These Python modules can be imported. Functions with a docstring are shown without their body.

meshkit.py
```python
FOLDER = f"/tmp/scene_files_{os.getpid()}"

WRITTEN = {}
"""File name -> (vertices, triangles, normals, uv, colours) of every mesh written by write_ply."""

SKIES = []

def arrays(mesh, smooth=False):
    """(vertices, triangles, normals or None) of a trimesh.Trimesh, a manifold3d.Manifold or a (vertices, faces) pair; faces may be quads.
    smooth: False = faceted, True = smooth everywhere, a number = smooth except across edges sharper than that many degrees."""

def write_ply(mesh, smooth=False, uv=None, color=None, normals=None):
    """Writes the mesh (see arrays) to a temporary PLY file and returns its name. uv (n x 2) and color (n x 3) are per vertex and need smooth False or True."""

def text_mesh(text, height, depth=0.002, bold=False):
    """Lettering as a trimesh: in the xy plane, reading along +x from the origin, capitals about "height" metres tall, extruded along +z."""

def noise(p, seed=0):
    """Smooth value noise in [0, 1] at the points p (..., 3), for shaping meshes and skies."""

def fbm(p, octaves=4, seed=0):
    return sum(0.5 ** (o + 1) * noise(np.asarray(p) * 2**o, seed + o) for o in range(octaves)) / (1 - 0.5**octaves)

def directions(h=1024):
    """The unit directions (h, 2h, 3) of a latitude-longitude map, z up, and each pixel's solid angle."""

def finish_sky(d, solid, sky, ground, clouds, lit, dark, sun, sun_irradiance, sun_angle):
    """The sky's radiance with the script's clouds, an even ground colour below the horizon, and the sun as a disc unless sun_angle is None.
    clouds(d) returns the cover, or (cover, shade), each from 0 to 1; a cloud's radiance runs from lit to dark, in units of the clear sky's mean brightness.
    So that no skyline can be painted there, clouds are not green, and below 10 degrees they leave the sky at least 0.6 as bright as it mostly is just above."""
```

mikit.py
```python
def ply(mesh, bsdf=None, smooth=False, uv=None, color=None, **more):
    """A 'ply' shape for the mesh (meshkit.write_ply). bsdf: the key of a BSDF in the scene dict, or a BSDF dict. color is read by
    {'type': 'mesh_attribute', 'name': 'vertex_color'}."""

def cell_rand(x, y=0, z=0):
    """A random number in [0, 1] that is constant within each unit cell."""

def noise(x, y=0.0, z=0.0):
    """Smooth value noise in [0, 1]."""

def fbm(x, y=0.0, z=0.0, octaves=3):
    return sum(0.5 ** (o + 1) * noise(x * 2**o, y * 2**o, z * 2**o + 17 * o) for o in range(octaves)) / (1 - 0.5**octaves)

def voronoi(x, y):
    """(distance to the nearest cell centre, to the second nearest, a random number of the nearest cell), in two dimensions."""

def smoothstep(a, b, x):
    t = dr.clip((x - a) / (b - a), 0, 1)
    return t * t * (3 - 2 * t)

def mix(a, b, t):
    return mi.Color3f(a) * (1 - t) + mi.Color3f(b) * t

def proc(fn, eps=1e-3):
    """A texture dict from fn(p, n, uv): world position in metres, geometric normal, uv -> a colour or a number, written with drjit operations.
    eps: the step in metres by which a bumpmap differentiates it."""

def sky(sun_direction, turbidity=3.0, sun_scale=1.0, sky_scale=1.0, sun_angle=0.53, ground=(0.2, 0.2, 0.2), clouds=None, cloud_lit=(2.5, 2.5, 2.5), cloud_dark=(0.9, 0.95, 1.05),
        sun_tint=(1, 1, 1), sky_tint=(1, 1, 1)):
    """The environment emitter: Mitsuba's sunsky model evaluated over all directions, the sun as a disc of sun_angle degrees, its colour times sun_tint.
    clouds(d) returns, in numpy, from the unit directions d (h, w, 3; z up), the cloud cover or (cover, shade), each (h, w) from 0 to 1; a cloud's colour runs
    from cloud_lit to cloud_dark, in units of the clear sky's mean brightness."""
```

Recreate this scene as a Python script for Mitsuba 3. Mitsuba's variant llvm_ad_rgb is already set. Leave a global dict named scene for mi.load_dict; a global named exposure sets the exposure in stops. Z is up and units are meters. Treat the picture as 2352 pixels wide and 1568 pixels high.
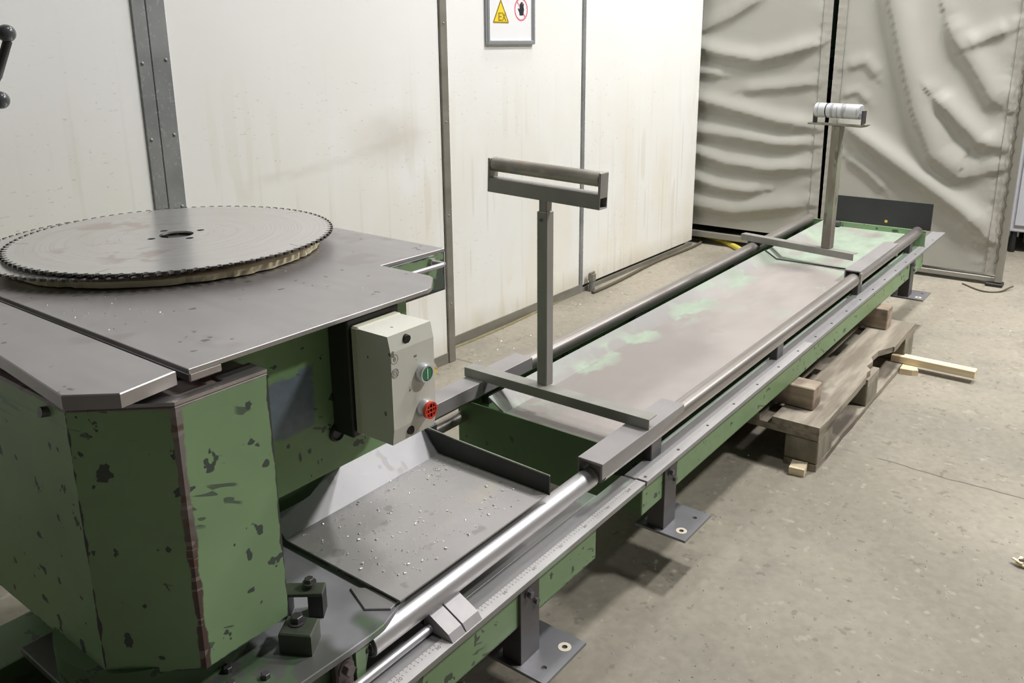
import math, random
import numpy as np
import trimesh
import drjit as dr
import mitsuba as mi
import manifold3d as m3
from shapely.geometry import Polygon, Point, LineString
from shapely.ops import unary_union
import mikit, meshkit
from mikit import proc, noise, fbm, voronoi, smoothstep, mix, cell_rand

rnd = random.Random(7)
nrg = np.random.default_rng(11)
T = mi.ScalarTransform4f
scene, labels = {'type': 'scene'}, {}

# ------------------------------------------------------------------ camera, lights, exposure
RIGHT = np.array([0.7953112669898896, 0.6061459447084887, -0.008190379258020977])
DOWN = np.array([0.15144287501520434, -0.21175129622799274, -0.9655187435533781])
FWD = np.array([-0.5869795943694003, 0.7666475606556239, -0.26020467623529697])
EYE = np.array([0.0, 0.0, 1.25])
scene['camera'] = {'type': 'perspective', 'fov': 2 * math.degrees(math.atan(1176 / 1923.35)), 'fov_axis': 'x',
                   'near_clip': 0.05, 'far_clip': 60.0,
                   'principal_point_offset_x': 0.0, 'principal_point_offset_y': 0.10354,
                   'to_world': T().look_at(origin=EYE.tolist(), target=(EYE + FWD).tolist(), up=(-DOWN).tolist())}
exposure = 1.6
LAMPS = [  # x, y, z, half length x, half length y, radiance
    (-0.15, 3.95, 4.2, 0.15, 0.20, 115.0),
    (1.7, 3.70, 4.2, 0.15, 0.30, 100.0),
    (-1.65, 3.20, 4.2, 0.15, 0.20, 30.0),
    (-0.25, 1.55, 4.2, 0.15, 0.20, 26.0),
    (1.7, 8.0, 4.2, 0.15, 0.30, 60.0),
]
LAMP_TINT = (1.0, 0.985, 0.95)


# ------------------------------------------------------------------ helpers
def add(key, mesh, mat, smooth=False, **kw):
    scene[key] = mikit.ply(mesh, mat, smooth=smooth, **kw)
    return key


def numbered(base):
    if base not in scene and not any(k.startswith(base + '__') for k in scene):
        return base
    i = 1
    while True:
        k = f'{base}_{i:03d}'
        if k not in scene and not any(q.startswith(k + '__') for q in scene):
            return k
        i += 1


def part(parent, name, mesh, mat, smooth=False, **kw):
    return add(numbered(f'{parent}__{name}'), mesh, mat, smooth, **kw)


def tag(key, label=None, category=None, group=None, kind=None):
    d = labels.setdefault(key, {})
    if label: d['label'] = label
    if category: d['category'] = category
    if group: d['group'] = group
    if kind: d['kind'] = kind
    return key


def cat(*ms):
    return trimesh.util.concatenate([m for m in ms if m is not None])


def box(x0, x1, y0, y1, z0, z1, b=0.0):
    x0, x1 = min(x0, x1), max(x0, x1); y0, y1 = min(y0, y1), max(y0, y1); z0, z1 = min(z0, z1), max(z0, z1)
    b = min(b, (x1 - x0) * .45, (y1 - y0) * .45, (z1 - z0) * .45)
    if b <= 0:
        m = trimesh.creation.box((x1 - x0, y1 - y0, z1 - z0)); m.apply_translation(((x0 + x1) / 2, (y0 + y1) / 2, (z0 + z1) / 2)); return m
    pts = []
    for sx in (0, 1):
        for sy in (0, 1):
            for sz in (0, 1):
                X, Y, Z = (x0, x1)[sx], (y0, y1)[sy], (z0, z1)[sz]
                dx, dy, dz = (b, -b)[sx], (b, -b)[sy], (b, -b)[sz]
                pts += [(X, Y + dy, Z + dz), (X + dx, Y, Z + dz), (X + dx, Y + dy, Z)]
    return trimesh.convex.convex_hull(np.array(pts))


def extr(poly, axis, a, b):
    """Extrude a 2D polygon along axis from a to b. 'z': (x,y); 'y': (x,z); 'x': (y,z)."""
    if not isinstance(poly, Polygon) and not hasattr(poly, 'geoms'):
        poly = Polygon(poly)
    ms = []
    for g in getattr(poly, 'geoms', [poly]):
        m = trimesh.creation.extrude_polygon(g, b - a, engine='earcut')
        v = m.vertices.copy(); u_, v_, w_ = v[:, 0], v[:, 1], v[:, 2] + a
        f = m.faces
        if axis == 'z': V = np.c_[u_, v_, w_]
        elif axis == 'y': V = np.c_[u_, w_, v_]; f = f[:, ::-1]
        else: V = np.c_[w_, u_, v_]
        ms.append(trimesh.Trimesh(V, f, process=False))
    return cat(*ms)


def cham(poly, z0, z1, b):
    """Vertical prism of a (x,y) polygon whose top edge is chamfered by b."""
    p = Polygon(poly)
    q = p.buffer(-b, join_style=2)
    pc = np.array(p.exterior.coords)[:-1]
    qc = np.array(q.exterior.coords)[:-1]
    if len(pc) != len(qc):
        return extr(p, 'z', z0, z1)
    if Polygon(pc).exterior.is_ccw != Polygon(qc).exterior.is_ccw: qc = qc[::-1]
    k = np.argmin(np.hypot(*(qc - pc[0]).T)); qc = np.roll(qc, -k, 0)
    if not p.exterior.is_ccw: pc, qc = pc[::-1], qc[::-1]
    n = len(pc)
    base = extr(Polygon(pc), 'z', z0, z1 - b)
    V = np.vstack([np.c_[pc, np.full(n, z1 - b)], np.c_[qc, np.full(n, z1)]])
    F = []
    for i in range(n):
        j = (i + 1) % n
        F += [(i, j, n + j), (i, n + j, n + i)]
    side = trimesh.Trimesh(V, F, process=False)
    top = extr(Polygon(qc), 'z', z1 - 1e-5, z1)
    return cat(base, side, top)


def cyl(p0, p1, r, seg=24, r1=None, cap=True):
    p0, p1 = np.array(p0, float), np.array(p1, float)
    r1 = r if r1 is None else r1
    d = p1 - p0; L = np.linalg.norm(d); d = d / L
    a = np.cross(d, [0, 0, 1] if abs(d[2]) < .9 else [1, 0, 0]); a /= np.linalg.norm(a); b = np.cross(d, a)
    t = np.arange(seg) * 2 * np.pi / seg
    ring = np.cos(t)[:, None] * a + np.sin(t)[:, None] * b
    V = np.vstack([p0 + ring * r, p1 + ring * r1]); F = []
    for i in range(seg):
        j = (i + 1) % seg
        F += [(i, j, seg + j), (i, seg + j, seg + i)]
    if cap:
        V = np.vstack([V, p0, p1]); n = 2 * seg
        for i in range(seg):
            j = (i + 1) % seg
            F += [(j, i, n), (seg + i, seg + j, n + 1)]
    return trimesh.Trimesh(V, F, process=False)


def lathe(p0, p1, prof, seg=32):
    """prof: list of (t along the axis in metres, radius)."""
    p0, p1 = np.array(p0, float), np.array(p1, float)
    d = (p1 - p0) / np.linalg.norm(p1 - p0)
    a = np.cross(d, [0, 0, 1] if abs(d[2]) < .9 else [1, 0, 0]); a /= np.linalg.norm(a); b = np.cross(d, a)
    t = np.arange(seg) * 2 * np.pi / seg
    ring = np.cos(t)[:, None] * a + np.sin(t)[:, None] * b
    V = np.vstack([p0 + d * s + ring * max(r, 1e-5) for s, r in prof]); F = []
    for k in range(len(prof) - 1):
        for i in range(seg):
            j = (i + 1) % seg
            F += [(k * seg + i, k * seg + j, (k + 1) * seg + j), (k * seg + i, (k + 1) * seg + j, (k + 1) * seg + i)]
    return trimesh.Trimesh(V, F, process=False)


def tube(pts, r, seg=12, close=True):
    p = np.array(pts, float)
    t = np.gradient(p, axis=0); t /= np.linalg.norm(t, axis=1, keepdims=True)
    up = np.array([0, 0, 1.0]); V = []; F = []
    ang = np.arange(seg) * 2 * np.pi / seg
    a = np.cross(t[0], up if abs(t[0][2]) < .9 else [1, 0, 0]); a /= np.linalg.norm(a)
    rr = np.broadcast_to(r, (len(p),))
    for k in range(len(p)):
        a = a - t[k] * (a @ t[k]); a /= np.linalg.norm(a); b = np.cross(t[k], a)
        V.append(p[k] + rr[k] * (np.cos(ang)[:, None] * a + np.sin(ang)[:, None] * b))
    V = np.vstack(V)
    for k in range(len(p) - 1):
        for i in range(seg):
            j = (i + 1) % seg
            F += [(k * seg + i, k * seg + j, (k + 1) * seg + j), (k * seg + i, (k + 1) * seg + j, (k + 1) * seg + i)]
    if close:
        n = len(V); V = np.vstack([V, p[0], p[-1]]); m = (len(p) - 1) * seg
        for i in range(seg):
            j = (i + 1) % seg
            F += [(j, i, n), (m + i, m + j, n + 1)]
    return trimesh.Trimesh(V, F, process=False)


def smooth_path(pts, n=40):
    from scipy.interpolate import CubicSpline
    p = np.array(pts, float); s = np.r_[0, np.cumsum(np.linalg.norm(np.diff(p, axis=0), axis=1))]
    return CubicSpline(s, p)(np.linspace(0, s[-1], n))


def hexbolt(p, d, r, h, washer=True):
    p = np.array(p, float); d = np.array(d, float); d /= np.linalg.norm(d)
    ms = []
    if washer: ms.append(cyl(p, p + d * .002, r * 1.45, 24)); p = p + d * .002
    ms.append(cyl(p, p + d * h * .9, r, 6)); ms.append(cyl(p + d * h * .9, p + d * h, r, 6, r1=r * .85))
    return cat(*ms)


def rot(mesh, deg, axis, at):
    m = mesh.copy(); m.apply_transform(trimesh.transformations.rotation_matrix(math.radians(deg), axis, at)); return m


def remap(mesh, frame, o):
    """text/flat art in xy (z = thickness) -> frame 'x': wall facing +x; 'up': lying flat, read from +x."""
    v = mesh.vertices.copy(); o = np.array(o, float)
    if frame == 'x': V = np.c_[v[:, 2], v[:, 0], v[:, 1]]
    else: V = np.c_[-v[:, 1], v[:, 0], v[:, 2]]
    return trimesh.Trimesh(V + o, mesh.faces, process=False)


def flat(poly, frame, o, t=.0006):
    return remap(extr(poly, 'z', 0, t), frame, o)


# ------------------------------------------------------------------ materials
def C(r, g, b): return mi.Color3f(r, g, b)


def S(*c):  # sRGB 0..255 -> linear
    return tuple(((x / 255) / 12.92 if x / 255 <= .04045 else ((x / 255 + .055) / 1.055) ** 2.4) for x in c)


def mat(key, color, rough=.5, metal=0.0, spec=.5, bump=None, bscale=.001, two=True, **kw):
    d = {'type': 'principled', 'base_color': {'type': 'rgb', 'value': list(color)} if isinstance(color, tuple) else proc(color),
         'roughness': rough if not callable(rough) else proc(rough), 'metallic': metal if not callable(metal) else proc(metal), 'specular': spec, **kw}
    if bump is not None:
        d = {'type': 'bumpmap', 'arbitrary': proc(bump), 'scale': bscale, 'bsdf': d}
    scene[key] = {'type': 'twosided', 'bsdf': d} if two else d
    return key


def c_wall(p, n, uv):
    y, z = p.y, p.z
    base = mix((.86, .86, .855), (.84, .835, .815), smoothstep(.45, .75, fbm(y * 2.1, z * 1.3, 3)))
    low = smoothstep(1.35, .45, z)
    cream = low * smoothstep(.35, .7, fbm(y * 5.0, z * 2.2, 9, octaves=4))
    base = mix(base, (.80, .755, .66), cream * .55)
    col = dr.floor(y / .135)
    seam = smoothstep(.06, .0, dr.abs(y / .135 - col - .5) ) * smoothstep(.35, .65, fbm(y * 8, z * 3, 5)) * .22
    base = mix(base, (.62, .57, .48), seam * smoothstep(1.5, .5, z))
    streak = smoothstep(.70, .82, noise(y * 42, z * 3.0, 2)) * smoothstep(.45, .6, noise(y * 4, z * 3, 21)) * low
    base = mix(base, (.66, .62, .50), streak * .35)
    mark = smoothstep(.78, .84, fbm(y * 60, z * 160, 31)) * smoothstep(.5, .66, noise(y * 3, z * 3, 8)) * smoothstep(1.5, .9, z)
    base = mix(base, (.45, .41, .36), mark * .4)
    e = dr.sqrt(dr.square((y - 2.12) / .22) + dr.square((z - .93) / .12))
    sm = smoothstep(1.2, .1, e) * (.4 + .6 * fbm(y * 12, z * 14, 4))
    base = mix(base, (.55, .50, .42), sm * .55)
    scr = smoothstep(.030, .0, dr.abs(z - .885 - .12 * (y - 2.0) - .03 * noise(y * 9, 0, 3))) * smoothstep(1.42, 1.62, y) * smoothstep(2.35, 2.2, y) * (.25 + .75 * noise(y * 20, z * 70, 6))
    base = mix(base, (.58, .53, .45), scr * .30)
    foot = smoothstep(.16, .04, z) * (.3 + .7 * fbm(y * 14, z * 8, 14))
    return mix(base, (.50, .45, .34), foot * .6)


mat('m_wall', c_wall, .45, 0, .4)


def c_galv(p, n, uv):
    f = fbm(p.x * 14 + p.y * 14, p.z * 10, 2, octaves=4)
    c = mix((.20, .21, .215), (.36, .37, .375), f)
    sp = smoothstep(.66, .80, fbm(p.x * 150 + p.y * 150, p.z * 110, 7))
    return mix(c, (.48, .49, .50), sp * .4)


mat('m_galv', c_galv, .45, .35)


def c_kick(p, n, uv):
    return mix((.17, .155, .13), (.27, .255, .22), fbm(p.x * 9 + p.y * 9, p.z * 20, 4))


mat('m_kick', c_kick, .6, .2)


def c_floor(p, n, uv):
    x, y = p.x, p.y
    f = fbm(x * 1.7, y * 1.7, 1, octaves=5)
    c = mix((.235, .213, .172), (.320, .290, .238), smoothstep(.25, .75, f))
    c = mix(c, (.225, .210, .182), smoothstep(.52, .72, fbm(x * 5, y * 5, 12, octaves=4)) * .45)
    fine = fbm(x * 60, y * 60, 5, octaves=3)
    c = c * (.88 + .24 * fine)
    dark = smoothstep(.74, .82, fbm(x * 45, y * 45, 33, octaves=3))
    c = mix(c, (.12, .11, .09), dark * .45)
    pale = smoothstep(.76, .84, fbm(x * 40, y * 40, 41, octaves=3))
    c = mix(c, (.42, .39, .33), pale * .4)
    wob = .018 * (fbm(x * 6, 0, 3) - .5) + .006 * (noise(x * 30, 1, 4) - .5)
    crack = smoothstep(.006, .001, dr.abs(y - 2.556 - wob)) * smoothstep(.38, .55, fbm(x * 7, 3, 3)) * smoothstep(-.75, -.6, x)
    c = mix(c, (.10, .09, .07), crack * .8)
    crack2 = smoothstep(.010, .002, dr.abs(y - 2.44 - wob)) * smoothstep(-1.6, -1.8, x)
    c = mix(c, (.13, .115, .08), crack2 * .7)
    return c


mat('m_floor', c_floor, lambda p, n, uv: .48 + .25 * fbm(p.x * 3, p.y * 3, 6), 0, .45)

GREEN = S(132, 162, 120)


def chips(p, k=1.0):
    a = fbm(p.x * 52 * k, p.y * 52 * k, p.z * 40 * k, octaves=4)
    g = fbm(p.x * 7, p.y * 7, p.z * 7 + 5, octaves=2)
    small = smoothstep(.715, .735, a + .16 * (g - .5))
    sc = smoothstep(.78, .80, noise(p.y * 30 - p.z * 18 + p.x * 9, p.z * 150 + p.y * 60, 4)) * smoothstep(.60, .68, fbm(p.y * 9, p.z * 9, 2))
    return dr.maximum(small, sc * .8)


def green_base(p, tone):
    f = fbm(p.x * 8, p.y * 8, p.z * 8, octaves=4)
    c = mix(tuple(v * .80 for v in tone), tuple(v * 1.1 for v in tone), f)
    return mix(c, tuple((tone[0] * 1.0, tone[1] * .92, tone[2] * .72)), smoothstep(.55, .75, fbm(p.x * 4, p.y * 4, p.z * 3 + 9)) * .5)


def c_green(p, n, uv):
    return mix(green_base(p, GREEN), (.035, .045, .045), chips(p) * .85)


mat('m_green', c_green, .42, 0, .5)


def edge_d(x, y, ex, ey): return dr.sqrt(dr.square(x - ex) + dr.square(y - ey))


def c_column(p, n, uv):
    c = mix(green_base(p, GREEN), (.035, .045, .050), chips(p, .9) * .9)
    w = .008 * fbm(p.x * 40, p.y * 40, p.z * 40, octaves=4) + .004 * noise(p.x * 9, p.y * 9, p.z * 14)
    d1 = edge_d(p.x, p.y, -.931, .515)
    d2 = edge_d(p.x, p.y, -.931, .655)
    d3 = edge_d(p.x, p.y, -1.03, .425)
    dt = .815 - p.z
    e1 = smoothstep(.0145, .0120, d1 + w); e2 = smoothstep(.009, .007, d2 + w); e3 = smoothstep(.008, .0065, d3 + w); et = smoothstep(.011, .009, dt + w)
    db = smoothstep(.008, .006, p.z - .422 + w)
    bare = mix((.085, .05, .042), (.24, .21, .20), smoothstep(.52, .80, p.z + .12 * (fbm(p.z * 30, p.y * 30, 1) - .5)))
    bare = mix(bare, (.11, .045, .03), smoothstep(.62, .75, fbm(p.z * 60, p.y * 20, p.x * 20)) * .7)
    scuff = smoothstep(.74, .78, noise(p.z * 260, p.x * 30, p.y * 20)) * .4
    bare = mix(bare, (.38, .33, .30), scuff)
    c = mix(c, (.045, .05, .048), dr.maximum(e2, dr.maximum(e3, db)))
    return mix(c, bare, dr.maximum(e1, et))


mat('m_column', c_column, .42, 0, .5)


def c_housing(p, n, uv):
    c = mix(green_base(p, S(118, 150, 106)), (.03, .04, .04), chips(p) * .9)
    w = .03 * (fbm(p.y * 22, p.z * 22, 3, octaves=4) - .5)
    e = dr.maximum(dr.abs(p.y - .735) - .052, dr.abs(p.z - .715) - .050) + w
    e2 = dr.maximum(dr.abs(p.y - .775) - .016, dr.abs(p.z - .758) - .012) + w * .4
    patch = smoothstep(.004, -.004, dr.minimum(e, e2)) * smoothstep(-1.02, -1.005, p.x)
    blue = mix((.115, .15, .19), (.16, .20, .25), fbm(p.y * 90, p.z * 90, 1))
    return mix(c, blue, patch)


mat('m_housing', c_housing, .45, 0, .45)


def c_drawer(p, n, uv):
    c = mix(green_base(p, S(126, 152, 114)), (.05, .062, .060), smoothstep(.47, .56, fbm(p.x * 14, p.y * 22, p.z * 18, octaves=4)) * .9)
    ed = dr.minimum(dr.minimum(p.z - .762, .846 - p.z), 1.240 - p.y)
    w = .010 * fbm(p.y * 40, p.z * 40, 2)
    return mix(c, (.03, .034, .038), smoothstep(.013, .010, ed + w))


mat('m_drawer', c_drawer, .45, .1, .5)


def c_dgreen(p, n, uv):
    return mix(green_base(p, S(88, 114, 80)), (.03, .035, .035), chips(p, .7) * .6)


mat('m_dark_green', c_dgreen, .5, 0, .4)


def c_table(p, n, uv):
    f = fbm(p.x * 5, p.y * 5, 2, octaves=5)
    c = mix((.34, .325, .33), (.46, .445, .45), f)
    c = c * (.965 + .07 * noise(p.x * 10, p.y * 60, 1))
    c = mix(c, (.30, .25, .245), smoothstep(.60, .75, fbm(p.x * 11, p.y * 11, 8)) * .4)
    dot = smoothstep(.80, .84, fbm(p.x * 40, p.y * 40, 6))
    c = mix(c, (.08, .08, .08), dot * .6)
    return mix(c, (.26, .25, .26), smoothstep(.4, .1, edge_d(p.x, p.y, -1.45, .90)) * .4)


mat('m_table', c_table, lambda p, n, uv: .30 + .16 * fbm(p.x * 7, p.y * 7, 3), .78)
mat('m_steel_edge', lambda p, n, uv: mix((.34, .32, .32), (.55, .52, .52), fbm(p.x * 30, p.y * 30, p.z * 60)), .28, .9)
mat('m_dark_steel', lambda p, n, uv: mix((.075, .072, .075), (.135, .13, .135), fbm(p.x * 12, p.y * 12, p.z * 20)), .42, .55)
mat('m_channel', lambda p, n, uv: mix((.29, .275, .28), (.38, .365, .37), fbm(p.x * 10, p.y * 10, p.z * 30)), .42, .35)
mat('m_black', lambda p, n, uv: mix((.018, .018, .018), (.035, .034, .032), fbm(p.x * 20, p.y * 20, p.z * 20)), .45, .2)
mat('m_plate', lambda p, n, uv: mix((.030, .031, .034), (.050, .050, .052), fbm(p.x * 8, p.y * 8, p.z * 8)), .5, .1)
mat('m_rail', lambda p, n, uv: mix((.32, .29, .27), (.50, .47, .45), fbm(p.x * 8, p.y * 3.2, p.z * 12, octaves=4)), .36, .82)
mat('m_rail_bright', lambda p, n, uv: mix((.44, .43, .45), (.54, .53, .55), fbm(p.x * 10, p.y * 6, p.z * 10)), .42, .7)
mat('m_stand', lambda p, n, uv: mix((.24, .235, .215), (.36, .355, .335), fbm(p.x * 18, p.y * 18, p.z * 7, octaves=4)), .42, .3)


def c_roller(p, n, uv):
    c = mix((.24, .22, .19), (.46, .43, .38), smoothstep(.3, .7, fbm(p.x * 13, p.y * 20, p.z * 20, octaves=4)))
    return mix(c, (.34, .22, .12), smoothstep(.66, .78, fbm(p.x * 22, p.z * 20, 9)) * .6)


mat('m_roller', c_roller, .45, .45)


def c_stand2(p, n, uv):
    c = mix((.235, .215, .165), (.31, .33, .26), smoothstep(.35, .65, fbm(p.x * 20, p.y * 20, p.z * 5, octaves=4)))
    r = smoothstep(.62, .72, fbm(p.x * 40, p.y * 40, p.z * 14))
    c = mix(c, (.13, .10, .075), r * .7)
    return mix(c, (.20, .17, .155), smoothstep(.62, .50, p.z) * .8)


mat('m_stand_worn', c_stand2, .5, .25)
mat('m_silver_roller', lambda p, n, uv: mix(mix((.62, .64, .66), (.78, .80, .82), fbm(p.x * 20, p.y * 20, p.z * 20)), (.25, .26, .28), smoothstep(.66, .74, noise(p.x * 90, p.z * 20, 3)) * .55), .35, .45)


def c_tray(p, n, uv):
    x, y = p.x - .016 * (p.y - 1.5365), p.y
    f = fbm(x * 4.5, y * 2.5, 2, octaves=5)
    c = mix((.265, .240, .228), (.375, .343, .33), smoothstep(.25, .75, f))
    pale = mix((.26, .34, .265), (.38, .47, .37), fbm(x * 24, y * 16, 7, octaves=4))
    band = x + 1.205 + .16 * (fbm(y * 2.6, x * 4, 5, octaves=4) - .5)
    left = smoothstep(.085, .0, dr.abs(band)) * smoothstep(.42, .58, fbm(x * 16, y * 9, 11, octaves=4)) * smoothstep(1.62, 1.85, y)
    far = smoothstep(3.20, 3.36, y + .10 * (fbm(x * 9, y * 4, 2) - .5)) * smoothstep(.28, .52, fbm(x * 9, y * 6, 21, octaves=4))
    spots = smoothstep(.62, .70, fbm(x * 13, y * 6, 17, octaves=4)) * smoothstep(2.4, 3.2, y)
    g = dr.maximum(left, dr.maximum(far, spots * .8))
    c = mix(c, pale, g * .85)
    grey = smoothstep(-1.17, -1.30, x) * (1 - g) * .8
    c = mix(c, (.30, .32, .325), grey)
    front = smoothstep(1.75, 1.60, y) * smoothstep(-1.05, -1.2, x) * smoothstep(.5, .6, fbm(x * 20, y * 20, 4))
    c = mix(c, pale, front * .5)
    st = smoothstep(.70, .80, fbm(x * 9, y * 5, 31, octaves=4))
    return mix(c, (.26, .22, .20), st * .35)


mat('m_tray', c_tray, .5, .15)


def c_pan(p, n, uv):
    f = fbm(p.x * 7, p.y * 7, 2, octaves=5)
    c = mix((.30, .285, .285), (.42, .40, .405), f)
    c = mix(c, (.46, .42, .35), smoothstep(.5, .75, fbm(p.x * 9, p.y * 6, 12, octaves=4)) * smoothstep(-1.02, -.92, p.x) * .7)
    c = mix(c, (.31, .305, .33), smoothstep(-1.12, -1.15, p.x) * .8)
    return mix(c, (.2, .18, .17), smoothstep(.72, .80, fbm(p.x * 26, p.y * 26, 5)) * .5)


mat('m_pan', c_pan, .45, .12)


def c_strip(p, n, uv):
    c = mix((.25, .245, .25), (.38, .375, .38), fbm(p.x * 30, p.y * 5, 2, octaves=4))
    return mix(c, (.40, .50, .42), smoothstep(.58, .68, fbm(p.x * 20, p.y * 7, 9, octaves=4)) * .7)


mat('m_strip', c_strip, .4, .5)


def c_strip_worn(p, n, uv):
    c = mix((.29, .285, .30), (.39, .385, .39), fbm(p.x * 30, p.y * 4, 2, octaves=4))
    x = p.x - .016 * (p.y - 1.5365)
    return mix(c, (.36, .46, .36), smoothstep(.50, .60, fbm(x * 26, p.y * 3, 9, octaves=4)) * smoothstep(-.815, -.84, x) * .85)


mat('m_strip_worn', c_strip_worn, .45, .35)
mat('m_lip', lambda p, n, uv: mix((.36, .44, .37), (.50, .58, .50), fbm(p.x * 40, p.y * 6, 3)), .5, .1)
mat('m_ruler', lambda p, n, uv: mix((.56, .545, .55), (.68, .665, .67), fbm(p.x * 40, p.y * 8, 2)), .35, .45)
mat('m_print', S(120, 112, 110), .6)
mat('m_screw', S(110, 108, 112), .4, .6)


def c_blade(p, n, uv):
    x, y = p.x + 1.561, p.y - .912
    r = dr.sqrt(x * x + y * y)
    a = dr.atan2(y, x)
    c = mix((.655, .64, .635), (.69, .675, .67), noise(r * 160, a * .6, 2))
    rust = smoothstep(.48, .66, fbm(x * 26, y * 26, 3, octaves=5)) * smoothstep(.45, .6, fbm(x * 7, y * 7, 1)) * smoothstep(.28, .22, r) * smoothstep(.09, .13, r) * smoothstep(.08, -.04, x * .4 + y)
    c = mix(c, (.47, .36, .335), rust * .65)
    return mix(c, (.5, .47, .45), smoothstep(.72, .78, noise(r * 500, a * 2, 5)) * .3)


mat('m_blade', c_blade, .24, .92)
mat('m_teeth', lambda p, n, uv: mix((.04, .036, .032), (.15, .14, .135), fbm(p.x * 60, p.y * 60, p.z * 60)), .3, .8)
mat('m_cardboard', lambda p, n, uv: mix((.50, .42, .24), (.74, .68, .50), fbm(p.x * 24, p.y * 24, p.z * 60, octaves=4)), .8)


def c_box(p, n, uv):
    c = mix((.60, .60, .53), (.66, .66, .60), fbm(p.x * 10, p.y * 10, p.z * 10))
    d = smoothstep(.76, .79, fbm(p.x * 60, p.y * 60, p.z * 60))
    return mix(c, (.10, .09, .07), d * .8)


mat('m_box', c_box, .42, 0, .45)
mat('m_box_side', lambda p, n, uv: mix((.47, .47, .37), (.54, .54, .43), fbm(p.x * 10, p.y * 10, p.z * 10)), .45)
mat('m_hole', (.012, .011, .010), .7)
mat('m_ring', (.60, .62, .66), .28, .7)
mat('m_btn_green', S(38, 118, 76), .35)
mat('m_btn_red', S(206, 66, 44), .4)
mat('m_btn_dark', S(96, 22, 16), .5)
mat('m_white', (.85, .85, .85), .5)
mat('m_symbol', S(120, 118, 118), .6)
mat('m_bag', lambda p, n, uv: mix(mix((.80, .50, .03), (.86, .66, .16), fbm(p.x * 90, p.y * 90, p.z * 90)), (.86, .74, .62), smoothstep(.722, .734, p.z + .004 * noise(p.y * 200, p.z * 200, 1))), .22, 0, .6)
mat('m_hose', lambda p, n, uv: mix((.62, .52, .07), (.72, .60, .12), fbm(p.x * 12, p.y * 12, 3)), .5)
mat('m_cable', S(92, 84, 70), .6)
mat('m_tarp', lambda p, n, uv: mix((.34, .335, .30), (.39, .385, .35), fbm(p.x * 3, p.y * 3, p.z * 3, octaves=4)), .5, 0, .4)
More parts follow.
